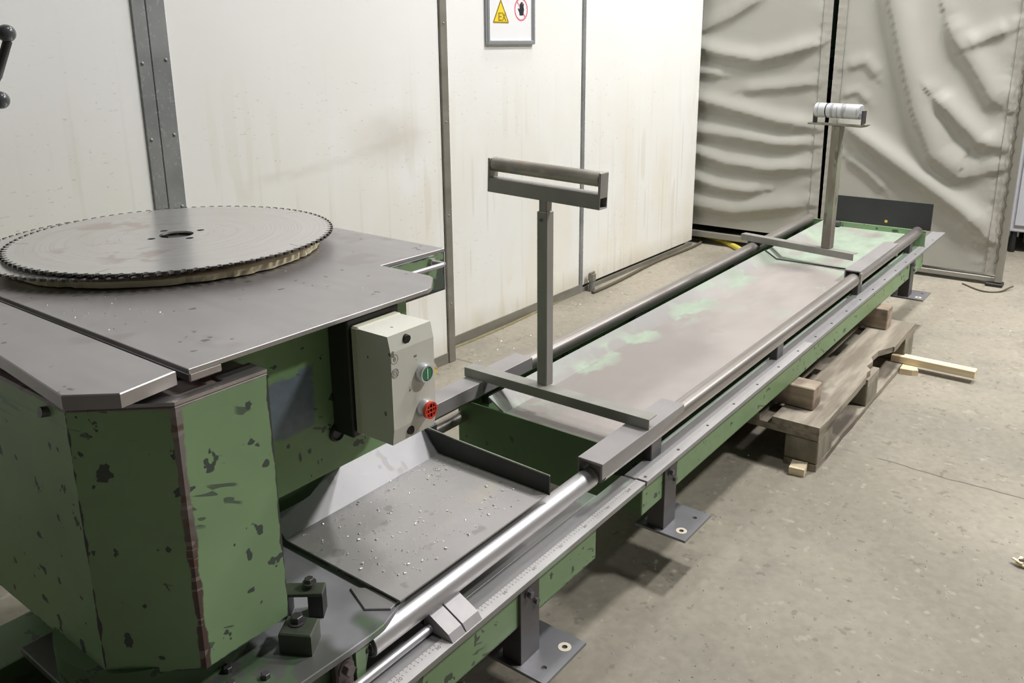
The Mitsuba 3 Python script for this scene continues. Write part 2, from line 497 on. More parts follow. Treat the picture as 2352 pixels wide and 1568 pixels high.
mat('m_hem', lambda p, n, uv: mix((.32, .31, .275), (.37, .36, .325), fbm(p.x * 12, p.y * 12, p.z * 12, octaves=3)), .5, 0, .35)
mat('m_pole', S(150, 148, 140), .4, .4)
mat('m_shelf_green', S(42, 70, 48), .6)
mat('m_cabinet', S(205, 206, 214), .4)
mat('m_sign', (.84, .84, .87), .35)
mat('m_frame', S(160, 164, 168), .35, .4)
mat('m_yellow', S(244, 212, 60), .5)
mat('m_red', S(214, 120, 138), .5)
mat('m_ink', S(40, 42, 50), .5)
mat('m_olive', S(150, 130, 40), .5)


def wood(a, b, dark, kx, ky, kz):
    def f(p, n, uv):
        g = fbm(p.x * kx, p.y * ky, p.z * kz, octaves=4)
        c = mix(a, b, smoothstep(.3, .7, g))
        st = smoothstep(.58, .72, fbm(p.x * 9, p.y * 6, p.z * 9 + 3, octaves=4))
        return mix(c, dark, st * .65)
    return f


mat('m_pallet', wood((.20, .17, .135), (.34, .30, .245), (.075, .06, .05), 40, 4, 40), .75)
mat('m_pallet_block', wood((.17, .155, .12), (.26, .24, .19), (.06, .055, .045), 25, 25, 8), .8)
mat('m_block', wood((.30, .235, .18), (.40, .33, .26), (.13, .09, .07), 5, 40, 40), .75)
mat('m_newwood', wood((.70, .57, .38), (.80, .69, .50), (.62, .46, .28), 4, 60, 60), .65)
mat('m_hall', (.07, .07, .07), .8)
mat('m_ceiling', (.12, .12, .12), .8)
mat('m_chip', (.80, .80, .79), .3, .35)
mat('m_lamp_body', S(215, 215, 215), .5)

# ------------------------------------------------------------------ the hall
def struct(key, mesh, m, **kw):
    add(key, mesh, m, **kw); return tag(key, kind='structure')


g = trimesh.creation.box((18, 20, .1)); g.apply_translation((0, 4, -.05))
struct('floor', g, 'm_floor')
struct('ceiling', box(-9, 9, -6, 14, 6.6, 6.7), 'm_ceiling')
struct('wall_right', box(9, 9.1, -6, 14, 0, 6.6), 'm_hall')
struct('wall_front', box(-9, 9, -1.3, -1.2, 0, 6.6), 'm_hall')
struct('wall_back', box(-9, 9, 14, 14.1, 0, 6.6), 'm_hall')
struct('wall_far_left', box(-9.1, -9, -6, 14, 0, 6.6), 'm_hall')

WH = 3.1
XL, XR = -2.157, -2.265


def panels(holder, x, edges, zb):
    for a, b in zip(edges[:-1], edges[1:]):
        part(holder, 'panel', box(x - .06, x, a + .0015, b - .0015, zb, WH, .0015), 'm_wall')


struct_l, struct_r = 'wall_left', 'wall_rear_left'
tag(struct_l, 'white panelled partition wall behind the cutting machine, with a wide galvanised post', kind='structure')
tag(struct_r, 'white panelled partition wall with a framed warning sign, set back beyond the joint post', kind='structure')
panels('wall_left', XL, [-1.19, 0.02, 1.215, 2.385], .04)
part('wall_left', 'core', box(XL - .10, XL - .06, -1.19, 2.42, 0, WH), 'm_wall')
part('wall_left', 'kick_plate', cat(box(XL - .004, XL + .003, -1.19, 1.2, 0, .045, .001), box(XL - .004, XL + .003, 1.3, 2.385, 0, .045, .001)), 'm_kick')
# wide post of two folded strips with rivets
part('wall_left', 'post_strip', box(XL, XL + .006, 1.204, 1.2425, 0, WH, .0015), 'm_galv')
part('wall_left', 'post_strip', box(XL, XL + .006, 1.244, 1.298, 0, WH, .0015), 'm_galv')
for i in range(-6, 14):
    for yy in (1.216, 1.284):
        z = 1.011 + .2 * i + (.008 if yy > 1.25 else 0)
        if .1 < z < WH - .1 and (i % 1 == 0):
            part('wall_left', 'rivet', lathe((XL + .006, yy, z), (XL + .01, yy, z), [(0, .005), (.0015, .0048), (.003, .003), (.0035, .0)], 12), 'm_galv', True)
part('wall_left', 'joint_strip', box(XL - .1, XL + .008, 2.385, 2.424, 0, WH, .002), 'm_kick')
for i in range(8):
    part('wall_left', 'rivet', lathe((XL + .008, 2.404, .25 + .36 * i), (XL + .02, 2.404, .25 + .36 * i), [(0, .004), (.0015, .0038), (.0028, .0)], 10), 'm_galv', True)

panels('wall_rear_left', XR, [2.36, 3.529, 4.858], .035)
part('wall_rear_left', 'core', box(XR - .10, XR - .06, 2.3, 4.858, 0, WH), 'm_wall')
part('wall_rear_left', 'kick_plate', box(XR - .01, XR + .004, 2.424, 3.535, 0, .045, .001), 'm_kick')
part('wall_rear_left', 'kick_plate', box(XR - .01, XR + .003, 3.555, 4.855, 0, .022, .001), 'm_kick')
part('wall_rear_left', 'joint_strip', box(XR - .02, XR + .006, 3.530, 3.557, 0, WH, .002), 'm_galv')

# moss-yellow dirt ridge along the wall foot
mp = [(-2.255 + .012 * math.sin(5 * t), 2.45 + t * .0 + 1.07 * t, .002) for t in np.linspace(0, 1, 30)]
tag(add('floor_dirt', tube(mp, .006, 6), mat('m_moss', lambda p, n, uv: mix((.19, .17, .09), (.28, .25, .14), fbm(p.x * 40, p.y * 40, 1)), .9)), 'yellowish line of dirt along the foot of the white wall left of the thin joint strip', 'dirt', kind='stuff')

# lamps on the ceiling (outside the frame)
for i, (x, y, z, hx, hy, L) in enumerate(LAMPS):
    k = numbered('ceiling_lamp')
    add(k + '__housing', box(x - hx - .03, x + hx + .03, y - hy - .03, y + hy + .03, z + .01, z + .10, .01), 'm_lamp_body')
    add(k + '__rod', cyl((x, y, z + .1), (x, y, 6.6), .01, 8), 'm_lamp_body')
    scene[k + '__diffuser'] = {'type': 'rectangle', 'to_world': T().translate([x, y, z]).rotate([1, 0, 0], 180).scale([hx, hy, 1]),
                               'bsdf': {'type': 'ref', 'id': 'm_white'},
                               'emitter': {'type': 'area', 'radiance': {'type': 'rgb', 'value': [L * c for c in LAMP_TINT]}}}
    tag(k, 'rectangular hall lamp hanging from the ceiling', 'lamp', 'hall lamps on the ceiling')

# ------------------------------------------------------------------ warning sign on the rear wall
k = 'warning_sign'
X0 = XR + .001
y0, y1, z0, z1 = 2.787, 3.122, 1.252, 1.73
part(k, 'frame', cat(box(X0, X0 + .016, y0, y0 + .017, z0, z1, .003), box(X0, X0 + .016, y1 - .017, y1, z0, z1, .003), box(X0, X0 + .016, y0, y1, z0, z0 + .017, .003), box(X0, X0 + .016, y0, y1, z1 - .017, z1, .003)), 'm_frame')
part(k, 'panel', box(X0, X0 + .006, y0 + .012, y1 - .012, z0 + .012, z1 - .012), 'm_sign')
tri = Polygon([(2.838, 1.343), (2.936, 1.343), (2.887, 1.428)])
part(k, 'triangle_border', flat(tri.buffer(.004).difference(tri.buffer(-.002)), 'x', (X0 + .006, 0, 0), .001), 'm_olive')
part(k, 'triangle', flat(tri, 'x', (X0 + .006, 0, 0), .0006), 'm_yellow')
part(k, 'lettering', remap(meshkit.text_mesh('EX', .032, .0008, True), 'x', (X0 + .0066, 2.866, 1.349)), 'm_olive')
cc = Point(3.029, 1.397)
part(k, 'prohibition_ring', flat(unary_union([cc.buffer(.048, 32).difference(cc.buffer(.041, 32)), LineString([(2.999, 1.43), (3.059, 1.364)]).buffer(.003).intersection(cc.buffer(.044))]), 'x', (X0 + .006, 0, 0), .0006), 'm_red')
hand = unary_union([Polygon([(3.020, 1.375), (3.041, 1.375), (3.047, 1.397), (3.043, 1.408), (3.022, 1.408), (3.017, 1.395)]).buffer(.002)] +
                   [LineString([(3.0235 + .0065 * i, 1.405), (3.022 + .0075 * i, 1.405 + h)]).buffer(.0026) for i, h in enumerate((.014, .020, .021, .015))] +
                   [LineString([(3.020, 1.385), (3.009, 1.399)]).buffer(.003)])
part(k, 'hand_symbol', flat(hand, 'x', (X0 + .0066, 0, 0), .0006), 'm_ink')
part(k, 'triangle', flat(Polygon([(2.838, 1.47), (2.936, 1.47), (2.887, 1.555)]), 'x', (X0 + .006, 0, 0), .0006), 'm_yellow')
tag(k, 'framed white warning sign with yellow triangle and red prohibition circle on the wall', 'sign')

# ------------------------------------------------------------------ tarpaulin curtains at the end of the wall
YC = 4.93
EYEv = EYE


def px_plane(px, py, y):
    F, PY = 1923.35, 784 - 162.34
    d = (px - 1176) / F * RIGHT + (py - PY) / F * DOWN + FWD
    return EYE + d * (y / d[1])


def curtain(key, xa, xb, zb, zt, folds, label, lean=0.0, hem_l=True, hem_r=True, seed=1):
    nx, nz = int((xb - xa) / .012), int((zt - zb) / .014)
    X, Z = np.meshgrid(np.linspace(xa, xb, nx), np.linspace(zb, zt, nz))
    D = np.zeros_like(X)
    P = np.stack([X, Z], -1)
    for pts, amp, w in folds:
        q = np.array(pts)
        best = np.full(X.shape, 9.0); sgn = np.zeros_like(X); par = np.zeros_like(X)
        seglen = np.r_[0, np.cumsum(np.linalg.norm(np.diff(q, axis=0), axis=1))]
        for i in range(len(q) - 1):
            a, b = q[i], q[i + 1]; ab = b - a; L = np.linalg.norm(ab)
            t = np.clip(((P - a) @ ab) / L ** 2, 0, 1)
            c = a + t[..., None] * ab; d = np.linalg.norm(P - c, axis=-1)
            nrm = np.array([-ab[1], ab[0]]) / L
            if nrm[1] < 0: nrm = -nrm
            s = ((P - c) @ nrm)
            m = d < best
            best = np.where(m, d, best); sgn = np.where(m, np.sign(s), sgn); par = np.where(m, (seglen[i] + t * L) / seglen[-1], par)
        s = best * sgn
        taper = np.clip(np.minimum(par, 1 - par) * 5 + .35, 0, 1)
        ww = np.where(s > 0, w * 1.5, w * .8)
        D += .62 * amp * taper * np.exp(-((s - .6 * w) / ww) ** 2)
    V3 = np.stack([X * 2.2, Z * 2.2, np.full_like(X, seed)], -1)
    D += .010 * (meshkit.fbm(V3, 2, seed) - .5)
    # puckers at the laced edges
    pk = meshkit.fbm(np.stack([X * 6, Z * 17, np.full_like(X, seed + .5)], -1), 3, seed + 3) - .5
    if hem_r: D += .030 * pk * np.exp(-np.abs(xb - .06 - X) / .028)
    if hem_l: D += .018 * pk * np.exp(-np.abs(X - xa) / .05)
    edge = np.minimum((X - xa) / .05, (xb - X) / .05).clip(0, 1)
    D *= .25 + .75 * edge
    Y = YC - D
    Xl = X + lean * (Z - 1.0)
    v = np.stack([Xl, Y, Z], -1).reshape(-1, 3)
    i, j = np.meshgrid(np.arange(nz - 1), np.arange(nx - 1), indexing='ij')
    a = (i * nx + j).ravel()
    f = np.c_[a, a + 1, a + nx + 1, a + nx]
    f = np.vstack([f[:, [0, 1, 2]], f[:, [0, 2, 3]]])
    m1 = trimesh.Trimesh(v, f, process=False)
    v2 = v.copy(); v2[:, 1] += .002
    part(key, 'sheet', cat(m1, trimesh.Trimesh(v2, f[:, ::-1], process=False)), 'm_tarp', True)
    for side, on in ((0, hem_l), (1, hem_r)):
        if not on: continue
        w = .055
        c0 = 0 if side == 0 else nx - 1
        jj = [c for c in range(nx) if (X[0, c] - xa < w if side == 0 else xb - X[0, c] < w)]
        vv = np.stack([Xl, Y - .004 - .003 * np.abs(np.sin(Z * 70 + X * 20)), Z], -1)[:, jj].reshape(-1, 3); n2 = len(jj)
        i2, j2 = np.meshgrid(np.arange(nz - 1), np.arange(n2 - 1), indexing='ij'); a = (i2 * n2 + j2).ravel()
        f2 = np.c_[a, a + 1, a + n2 + 1, a + n2]; f2 = np.vstack([f2[:, [0, 1, 2]], f2[:, [0, 2, 3]]])
        part(key, 'hem', trimesh.Trimesh(vv, f2, process=False), 'm_hem', True)
    tag(key, label, 'curtain')
    return key


def fold(pxs, amp, w):
    return ([tuple(px_plane(x, y, YC - .02)[[0, 2]]) for x, y in pxs], amp, w)


f1 = [fold([(1560, 110), (1612, 75), (1680, 45), (1760, -5)], .040, .045), fold([(1560, 100), (1612, 118), (1660, 132), (1740, 146), (1820, 128), (1885, 106)], .060, .036),
      fold([(1560, 165), (1608, 172), (1660, 178)], .03, .025), fold([(1700, 214), (1790, 208), (1875, 198)], .028, .03),
      fold([(1560, 222), (1606, 236), (1680, 258), (1780, 286), (1868, 300)], .060, .036), fold([(1560, 305), (1602, 308), (1680, 320), (1780, 338), (1862, 338)], .050, .032),
      fold([(1550, 350), (1600, 358), (1660, 380), (1760, 396), (1858, 392)], .050, .032), fold([(1550, 408), (1598, 418), (1640, 434), (1710, 446), (1750, 440)], .045, .03),
      fold([(1550, 470), (1597, 478), (1680, 494), (1780, 484), (1846, 478)], .045, .04), fold([(1640, -120), (1760, -90), (1880, -130)], .05, .04), fold([(1600, -240), (1760, -200), (1890, -230)], .05, .04)]
k1 = curtain('curtain', -2.62, -1.517, .125, 3.0, f1, 'grey tarpaulin curtain with sagging horizontal folds between the white wall and the gap', lean=-.012, hem_l=False, seed=2)
f2 = [fold([(1935, 296), (2000, 344), (2100, 418), (2200, 492), (2268, 552)], .070, .040), fold([(2020, -120), (2040, 10), (2062, 120), (2092, 255), (2132, 362), (2200, 416), (2258, 404)], .075, .060),
      fold([(2140, 222), (2190, 280), (2240, 332), (2292, 348)], .060, .040), fold([(2168, 40), (2182, 88), (2222, 148), (2272, 236), (2308, 254)], .045, .045),
      fold([(1940, 366), (1990, 404), (2030, 445)], .025, .025), fold([(2225, 112), (2260, 98), (2320, 74)], .03, .035), fold([(1945, 160), (1985, 150), (2010, 180)], .02, .03),
      fold([(1935, 225), (1965, 215), (1990, 240)], .015, .02), fold([(2190, 520), (2260, 575)], .02, .03)]
k2 = curtain('curtain_001', -1.492, -.565, .06, 3.0, f2, 'grey tarpaulin curtain with diagonal folds, between the dark gap and the pale cabinet', lean=-.002, seed=5)
# frame behind the right curtain: end pole, laced cord, bottom rail
part('curtain_001', 'end_pole', box(-.562, -.528, YC - .02, YC + .02, .02, 3.0, .004), 'm_pole')
part('curtain_001', 'bottom_rail', box(-1.50, -.545, YC - .006, YC + .024, .018, .045, .003), 'm_pole')
part('curtain_001', 'pole_foot', box(-.60, -.52, YC - .035, YC + .035, 0, .018, .003), 'm_black')
cord = [(-.562 + (.006 if i % 2 else -.008), YC - .024, .12 + i * .035) for i in range(80)]
part('curtain_001', 'lacing_cord', tube(cord, .0025, 5), 'm_cable')
part('curtain', 'bottom_rail', box(-2.62, -1.515, YC - .006, YC + .024, .045, .085, .003), 'm_pole')
for x in (-2.5, -1.54):
    part('curtain', 'rail_foot', box(x, x + .03, YC - .006, YC + .024, 0, .045, .003), 'm_pole')
for kk, xa, xb in (('curtain', -2.62, -1.5), ('curtain_001', -1.5, -.53)):
    part(kk, 'top_pole', cyl((xa, YC + .012, 3.02), (xb, YC + .012, 3.02), .022, 16), 'm_pole', 30)

# storage shelf seen through the gap
k = 'storage_shelf'
for x in (-1.72, -1.36):
    part(k, 'upright', box(x - .02, x + .02, 5.30, 5.34, 0, 2.6, .002), 'm_shelf_green')
    part(k, 'upright', box(x - .02, x + .02, 5.86, 5.90, 0, 2.6, .002), 'm_shelf_green')
for z in (.10, .62, .98, 1.16, 1.75, 2.2):
    part(k, 'shelf_board', box(-2.5, -1.0, 5.31, 5.90, z, z + .05, .003), 'm_shelf_green')
part(k, 'back_panel', box(-2.5, -1.0, 5.9, 5.92, 0, 2.6), 'm_black')
part(k, 'front_panel', box(-2.5, -1.0, 5.32, 5.335, 1.22, 1.50), 'm_shelf_green')
tag(k, 'dark green storage shelf seen through the gap between the two curtains', 'shelf')
tag(add('carton', box(-1.58, -1.42, 5.36, 5.5, 1.032, 1.075, .004), 'm_cabinet'), 'small white carton on the green shelf in the curtain gap above the roller', 'carton')
tag(add('storage_bin', box(-1.60, -1.42, 5.40, 5.6, .6705, .80, .006), mat('m_bin', S(34, 44, 70), .4)), 'dark blue bin on the green shelf seen in the gap below the roller', 'bin')

# pale cabinet behind the curtain's right end
k = 'cabinet'
part(k, 'body', box(-.63, .45, 5.80, 6.35, .13, 2.0, .006), 'm_cabinet')
part(k, 'door', box(-.60, -.10, 5.788, 5.80, .17, 1.95, .004), 'm_cabinet')
part(k, 'door', box(-.09, .42, 5.788, 5.80, .17, 1.95, .004), 'm_cabinet')
part(k, 'plinth', box(-.55, .40, 5.86, 6.3, .06, .13), 'm_black')
for x, y in ((-.60, 5.83), (.40, 5.83), (-.60, 6.3), (.40, 6.3)):
    part(k, 'foot', cyl((x, y, 0), (x, y, .13), .018, 12), 'm_black', 30)
tag(k, 'pale grey metal cabinet on short black feet behind the right curtain edge', 'cabinet')

# ------------------------------------------------------------------ far bed (support bed), tilted a little on its blocks
YB = 1.5365


def fb(m):
    m = m.copy(); v = m.vertices.copy(); d = v[:, 1] - YB
    v[:, 0] += .016 * d; v[:, 2] += .017 * d
    return trimesh.Trimesh(v, m.faces, process=False)


B = 'support_bed'
YE = 4.115
part(B, 'front_plate', fb(extr([(-1.359, .203), (-.808, .203), (-.808, .283), (-.885, .283), (-.885, .351), (-1.359, .351)], 'y', YB, YB + .004)), 'm_dark_green')
part(B, 'side_wall', fb(box(-.812, -.808, YB, YE, .203, .292, .001)), 'm_green')
part(B, 'side_wall', fb(box(-1.359, -1.355, YB, YE, .203, .342, .001)), 'm_green')
part(B, 'bottom_plate', fb(box(-1.359, -.808, YB, YE, .203, .207)), 'm_dark_green')
part(B, 'end_wall', fb(box(-1.359, -.808, YE - .004, YE, .203, .372, .001)), 'm_green')
part(B, 'side_lip', fb(box(-.868, -.852, 1.66, YE, .282, .290, .001)), 'm_lip')
# tray: flat floor and a sloped left side, in two sheets
for a, b, dz in ((YB + .003, 3.345, 0), (3.348, YE - .004, -.003)):
    t = .002
    prof = [(-.887, .300), (-.887, .350 + dz), (-1.205, .350 + dz), (-1.258, .381 + dz), (-1.260, .378 + dz), (-1.207, .347 + dz), (-.890, .347 + dz), (-.890, .300)]
    part(B, 'tray_sheet', fb(extr(prof, 'y', a, b)), 'm_tray')
seam = [(-1.258, 3.345, .3825), (-1.205, 3.345, .3525), (-.895, 3.345, .3525)]
part(B, 'tray_seam', fb(tube([tuple(np.array(seam[0]) * (1 - s) + np.array(seam[1]) * s) for s in np.linspace(0, 1, 6)] + [tuple(np.array(seam[1]) * (1 - s) + np.array(seam[2]) * s) for s in np.linspace(.1, 1, 8)], .003, 6)), 'm_dark_steel')
part(B, 'rail', fb(cyl((-.845, 1.40, .363), (-.845, YE, .363), .024, 32)), 'm_rail', 30)
part(B, 'rail', fb(cyl((-1.338, 1.35, .366), (-1.338, YE, .366), .024, 32)), 'm_rail', 30)
for yy in (1.62, 2.4, 3.2, 3.95):
    for xx in (-.845, -1.338):
        part(B, 'rail_bracket', fb(box(xx - .012, xx + .012, yy, yy + .05, .29 if xx > -1 else .31, .345, .002)), 'm_dark_steel')
part(B, 'stop_plate', fb(box(-1.245, -.792, YE + .002, YE + .008, .372, .497, .001)), 'm_plate')
part(B, 'stop_plate_spot', fb(extr(Point(-.985, .395).buffer(.007), 'y', YE + .0012, YE + .0022)), 'm_bag')
tag('support_bed__stop_plate', 'dark end plate')
part(B, 'end_block', fb(box(-1.23, -1.185, YE - .03, YE - .004, .352, .372, .002)), 'm_dark_steel')
# measuring strip along the outside
part(B, 'measuring_strip', fb(cat(box(-.852, -.793, 1.53, 4.46, .2915, .297, .001), box(-.798, -.794, 1.53, 4.46, .286, .2925))), 'm_strip_worn')
part(B, 'scale_band', fb(box(-.819, -.7925, 1.53, 4.46, .297, .2985, .0005)), 'm_strip_worn')
part(B, 'scale_band', fb(box(-.819, -.7925, 1.53, 2.6, .2985, .2992, .0003)), 'm_ruler')
for yy in np.arange(1.545, 4.3, .16):
    part(B, 'strip_screw', fb(cyl((-.806, yy, .2985), (-.806, yy, .3002), .0035, 10)), 'm_screw')


def leg(y, f, holder, hasfb):
    """Bolted flat leg with a foot plate: y = near edge of the leg."""
    tr = fb if hasfb else (lambda m: m)
    zt, zb = .283, .118
    L = cat(box(-.808, -.802, y, y + .06, zb, zt, .001), box(-.846, -.806, y, y + .005, zb, .203, .001))
    lk = part(holder, 'leg', tr(L), 'm_dark_steel')
    q = Polygon([(-.872, y - .012), (-.738, y - .012), (-.738, y + .128), (-.872, y + .128)])
    hs = [(-.7645, y + .022), (-.7645, y + .092)]
    for h in hs: q = q.difference(Point(h).buffer(.0055))
    fk = add(numbered(lk + '__foot_plate'), tr(extr(q, 'z', .112, .118)), 'm_footplate')
    w = hs[f]
    add(numbered(lk + '__washer_mark'), tr(extr(Point(w).buffer(.013).difference(Point(w).buffer(.0055)), 'z', .118, .1186)), 'm_wmark')
    add(numbered(lk + '__bolt'), tr(cat(hexbolt((-.802, y + .024, .262), (1, 0, 0), .0075, .008), cyl((-.802, y + .048, .233), (-.796, y + .048, .233), .006, 14))), 'm_screw')
    return lk


mat('m_footplate', lambda p, n, uv: mix((.22, .22, .24), (.34, .335, .36), fbm(p.x * 14, p.y * 14, 3, octaves=4)), .4, .6)
mat('m_wmark', S(214, 204, 186), .6)
leg(1.635, 0, B, True)
leg(3.88, 0, B, True)
tag(B, 'long low green support bed with two rails and a worn tray running towards the curtains', 'support bed')

# ------------------------------------------------------------------ the saw machine
Mk = 'cutting_machine'
# near bed with measuring strip
part(Mk, 'bed_side', box(-.812, -.808, .10, 1.338, .200, .292, .001), 'm_green')
part(Mk, 'bed_bottom', box(-1.25, -.808, .10, 1.338, .200, .204), 'm_black')
part(Mk, 'bed_back', box(-1.25, -1.246, .10, 1.338, .200, .36), 'm_dark_green')
part(Mk, 'bed_ledge', box(-.903, -.864, .735, 1.43, .280, .286, .001), 'm_strip')
st = part(Mk, 'measuring_strip', cat(box(-.854, -.793, .10, 1.522, .292, .298, .001), box(-.798, -.794, .10, 1.522, .286, .293)), 'm_strip')
add(st + '__scale_band', box(-.818, -.7925, .10, 1.522, .298, .2996, .0005), 'm_ruler')
nums, ticks = [], []
for c in range(12, 106):
    y = .846 + (c - 30) * .00890
    if not (.30 < y < 1.515): continue
    ticks.append(box(-.8175, -.8145 if c % 5 else -.8125, y - .0004, y + .0004, .2995, .2999))
    if c % 10 == 0:
        t = meshkit.text_mesh(str(c), .0062, .0004); t.apply_translation((-(t.bounds[0][0] + t.bounds[1][0]) / 2, 0, 0))
        nums.append(remap(t, 'up', (-.8035, y, .2996)))
    else:
        t = meshkit.text_mesh(str(c % 10), .0036, .0003); t.apply_translation((-(t.bounds[0][0] + t.bounds[1][0]) / 2, 0, 0))
        nums.append(remap(t, 'up', (-.8075, y, .2996)))
add(st + '__scale_numbers', cat(*nums), 'm_print')
add(st + '__scale_ticks', cat(*ticks), 'm_print')
part(Mk, 'rail', cyl((-.862, .745, .345), (-.862, 1.395, .347), .022, 40), 'm_rail_bright', 30)
part(Mk, 'rail_end_cap', cat(cyl((-.862, .742, .345), (-.862, .752, .345), .018, 24), hexbolt((-.858, .742, .345), (0, -1, 0), .009, .008)), 'm_dark_steel')
part(Mk, 'stop_rod', cyl((-.843, .40, .307), (-.843, .905, .307), .0078, 20), 'm_rail_bright', 30)
leg(1.065, 1, Mk, False)
# rear guide rail pieces left of the bed
part(Mk, 'rear_rail', cyl((-1.345, 1.20, .305), (-1.345, YB, .305), .016, 20), 'm_rail', 30)
# chip pan
pan_k = part(Mk, 'chip_pan', box(-1.148, -.857, .815, 1.232, .382, .385), 'm_pan')
sl = [(0, 0), (.0, .058)]
pts_bottom = [(-1.147, y, .3845) for y in np.linspace(.815, 1.232, 24)]


def pan_h(y):
    return .050 + .040 * float(np.clip((y - .90) / .10, 0, 1)) - .012 * float(np.clip((y - 1.06) / .15, 0, 1))


top = [(-1.147 - .74 * pan_h(p[1]), p[1], .3845 + .67 * pan_h(p[1])) for p in pts_bottom]
V = np.vstack([pts_bottom, top]); n_ = len(top); F = []
for i in range(n_ - 1): F += [(i, i + 1, n_ + i + 1), (i, n_ + i + 1, n_ + i)]
V2 = V - np.array([.002, 0, .002]); F2 = [(a + 2 * n_, c + 2 * n_, b + 2 * n_) for a, b, c in F]
add(pan_k + '__sloped_side', trimesh.Trimesh(np.vstack([V, V2]), F + F2, process=False), 'm_pan', 30)
add(pan_k + '__end_wall', extr([(-1.198, .436), (-1.147, .383), (-.853, .383), (-.853, .424), (-1.19, .432)], 'y', 1.230, 1.2335), 'm_black')
add(pan_k + '__end_rim', cat(tube([(-1.195, 1.2318, .436), (-1.10, 1.2318, .431), (-1.0, 1.2318, .4285), (-.853, 1.2318, .4246)], .0022, 6)), 'm_steel_edge')
chipsm = []
for i in range(420):
    x = rnd.uniform(-1.15, -.885); y = rnd.uniform(.83, 1.22)
    z = .3852
    s = rnd.choice([.0007, .0009, .0012, .0012, .0018, .003]) * rnd.uniform(.7, 1.3)
    a = rnd.uniform(0, 6.28)
    tri3 = np.array([[math.cos(a + t) * s * rnd.uniform(.6, 1.6), math.sin(a + t) * s, rnd.uniform(0, s * .8)] for t in (0, 2.1, 4.2)] + [[0, 0, s * .8]])
    chipsm.append(trimesh.Trimesh(tri3 + (x, y, z), [(0, 1, 2), (0, 2, 1), (0, 1, 3), (1, 2, 3), (2, 0, 3)], process=False))
tag(add('metal_chips', cat(*chipsm), 'm_chip'), 'bright metal chips scattered in the chip pan beside the control box', 'metal chips', kind='stuff')

# base casting below the column
cast = [(-1.25, .40), (-.868, .40), (-.853, .50), (-.850, .615), (-.846, .70), (-.845, .745), (-.846, .767), (-.858, .805), (-.868, .837), (-.885, .832), (-.925, .8195), (-1.25, .815)]
bk = part(Mk, 'base_casting', cham(cast, .364, .375, .0015), 'm_cast')


def c_cast(p, n, uv):
    f = fbm(p.x * 14, p.y * 14, 2, octaves=5)
    c = mix((.22, .22, .24), (.36, .36, .39), f)
    oil = smoothstep(.45, .62, fbm(p.x * 9 + 3, p.y * 9, 4, octaves=3) + 1.6 * (.70 - p.y))
    c = mix(c, (.07, .075, .06), oil * .8)
    return mix(c, S(86, 118, 80), smoothstep(.60, .68, fbm(p.x * 30, p.y * 30, 8)) * oil * .5)


mat('m_cast', c_cast, .36, .2)
add(bk + '__skirt', extr([(-1.2, .42), (-.885, .42), (-.872, .50), (-.868, .70), (-.90, .70), (-1.2, .70)], 'z', .21, .364), 'm_dark_green')
add(bk + '__green_tab', extr([(.712, .300), (.712, .364), (.770, .364), (.770, .352), (.752, .350), (.738, .340), (.731, .318), (.728, .300)], 'x', -.862, -.852), 'm_green')
add(bk + '__bracket', cat(box(-.866, -.850, .672, .706, .25, .364, .003), hexbolt((-.850, .69, .345), (1, 0, 0), .010, .010), hexbolt((-.850, .69, .31), (1, 0, 0), .009, .008)), 'm_rust_steel')
mat('m_rust_steel', lambda p, n, uv: mix((.07, .055, .05), (.15, .125, .12), fbm(p.x * 40, p.y * 40, p.z * 40)), .5, .4)
add(bk + '__cover_tab', cham([(-.868, .835), (-.862, .798), (-.895, .772), (-.955, .795), (-.925, .8195)], .375, .3785, .001), 'm_pan2')
mat('m_pan2', lambda p, n, uv: mix((.24, .235, .24), (.31, .30, .305), fbm(p.x * 20, p.y * 20, 1)), .45, .45)
# clamp block with bolt, dark slide block behind it
cb = part(Mk, 'clamp_block', cham([(-.924, .628), (-.880, .653), (-.903, .689), (-.947, .664)], .375, .410, .002), 'm_cast2')
mat('m_cast2', lambda p, n, uv: mix((.06, .07, .055), (.12, .135, .10), fbm(p.x * 20, p.y * 20, p.z * 20, octaves=4)), .38, .3)
add(cb + '__bolt', hexbolt((-.922, .662, .410), (0, 0, 1), .0095, .010), 'm_dark_steel')
sb = part(Mk, 'slide_block', cat(extr([(-.952, .7065), (-.934, .721), (-.952, .744), (-.970, .730)], 'z', .375, .414), extr([(-.988, .678), (-.976, .6875), (-.994, .711), (-1.006, .701)], 'z', .375, .414)), 'm_black')
add(sb + '__plate', cham([(-.988, .678), (-.934, .721), (-.952, .744), (-1.006, .701)], .414, .420, .001), 'm_cast2')
add(sb + '__bolt', cat(cyl((-.962, .720, .420), (-.962, .720, .428), .005, 12), hexbolt((-.962, .720, .428), (0, 0, 1), .0075, .007)), 'm_dark_steel')
for (x, y) in ((-.955, .56), (-.925, .545), (-.90, .585)):
    part(Mk, 'casting_bolt', hexbolt((x, y, .375), (0, 0, 1), .007, .008, False), 'm_dark_steel')
# swivel foot under the column
part(Mk, 'swivel_foot', cyl((-1.10, .54, .375), (-1.10, .54, .43), .14, 40), 'm_dark_green', 30)
# housing
hk = part(Mk, 'housing', extr([(-1.75, .12), (-1.21, .12), (-1.21, .432), (-1.0, .572), (-1.0, .829), (-1.75, .829)], 'y', .60, 1.0), 'm_housing')
add(hk + '__plug', cat(lathe((-1.0, .826, .636), (-.98, .826, .636), [(0, .015), (.004, .015), (.006, .012), (.003, .009), (.003, .0)], 24)), 'm_black', 30)
add(hk + '__base', box(-1.72, -1.24, .30, 1.0, 0, .12, .005), 'm_dark_green')
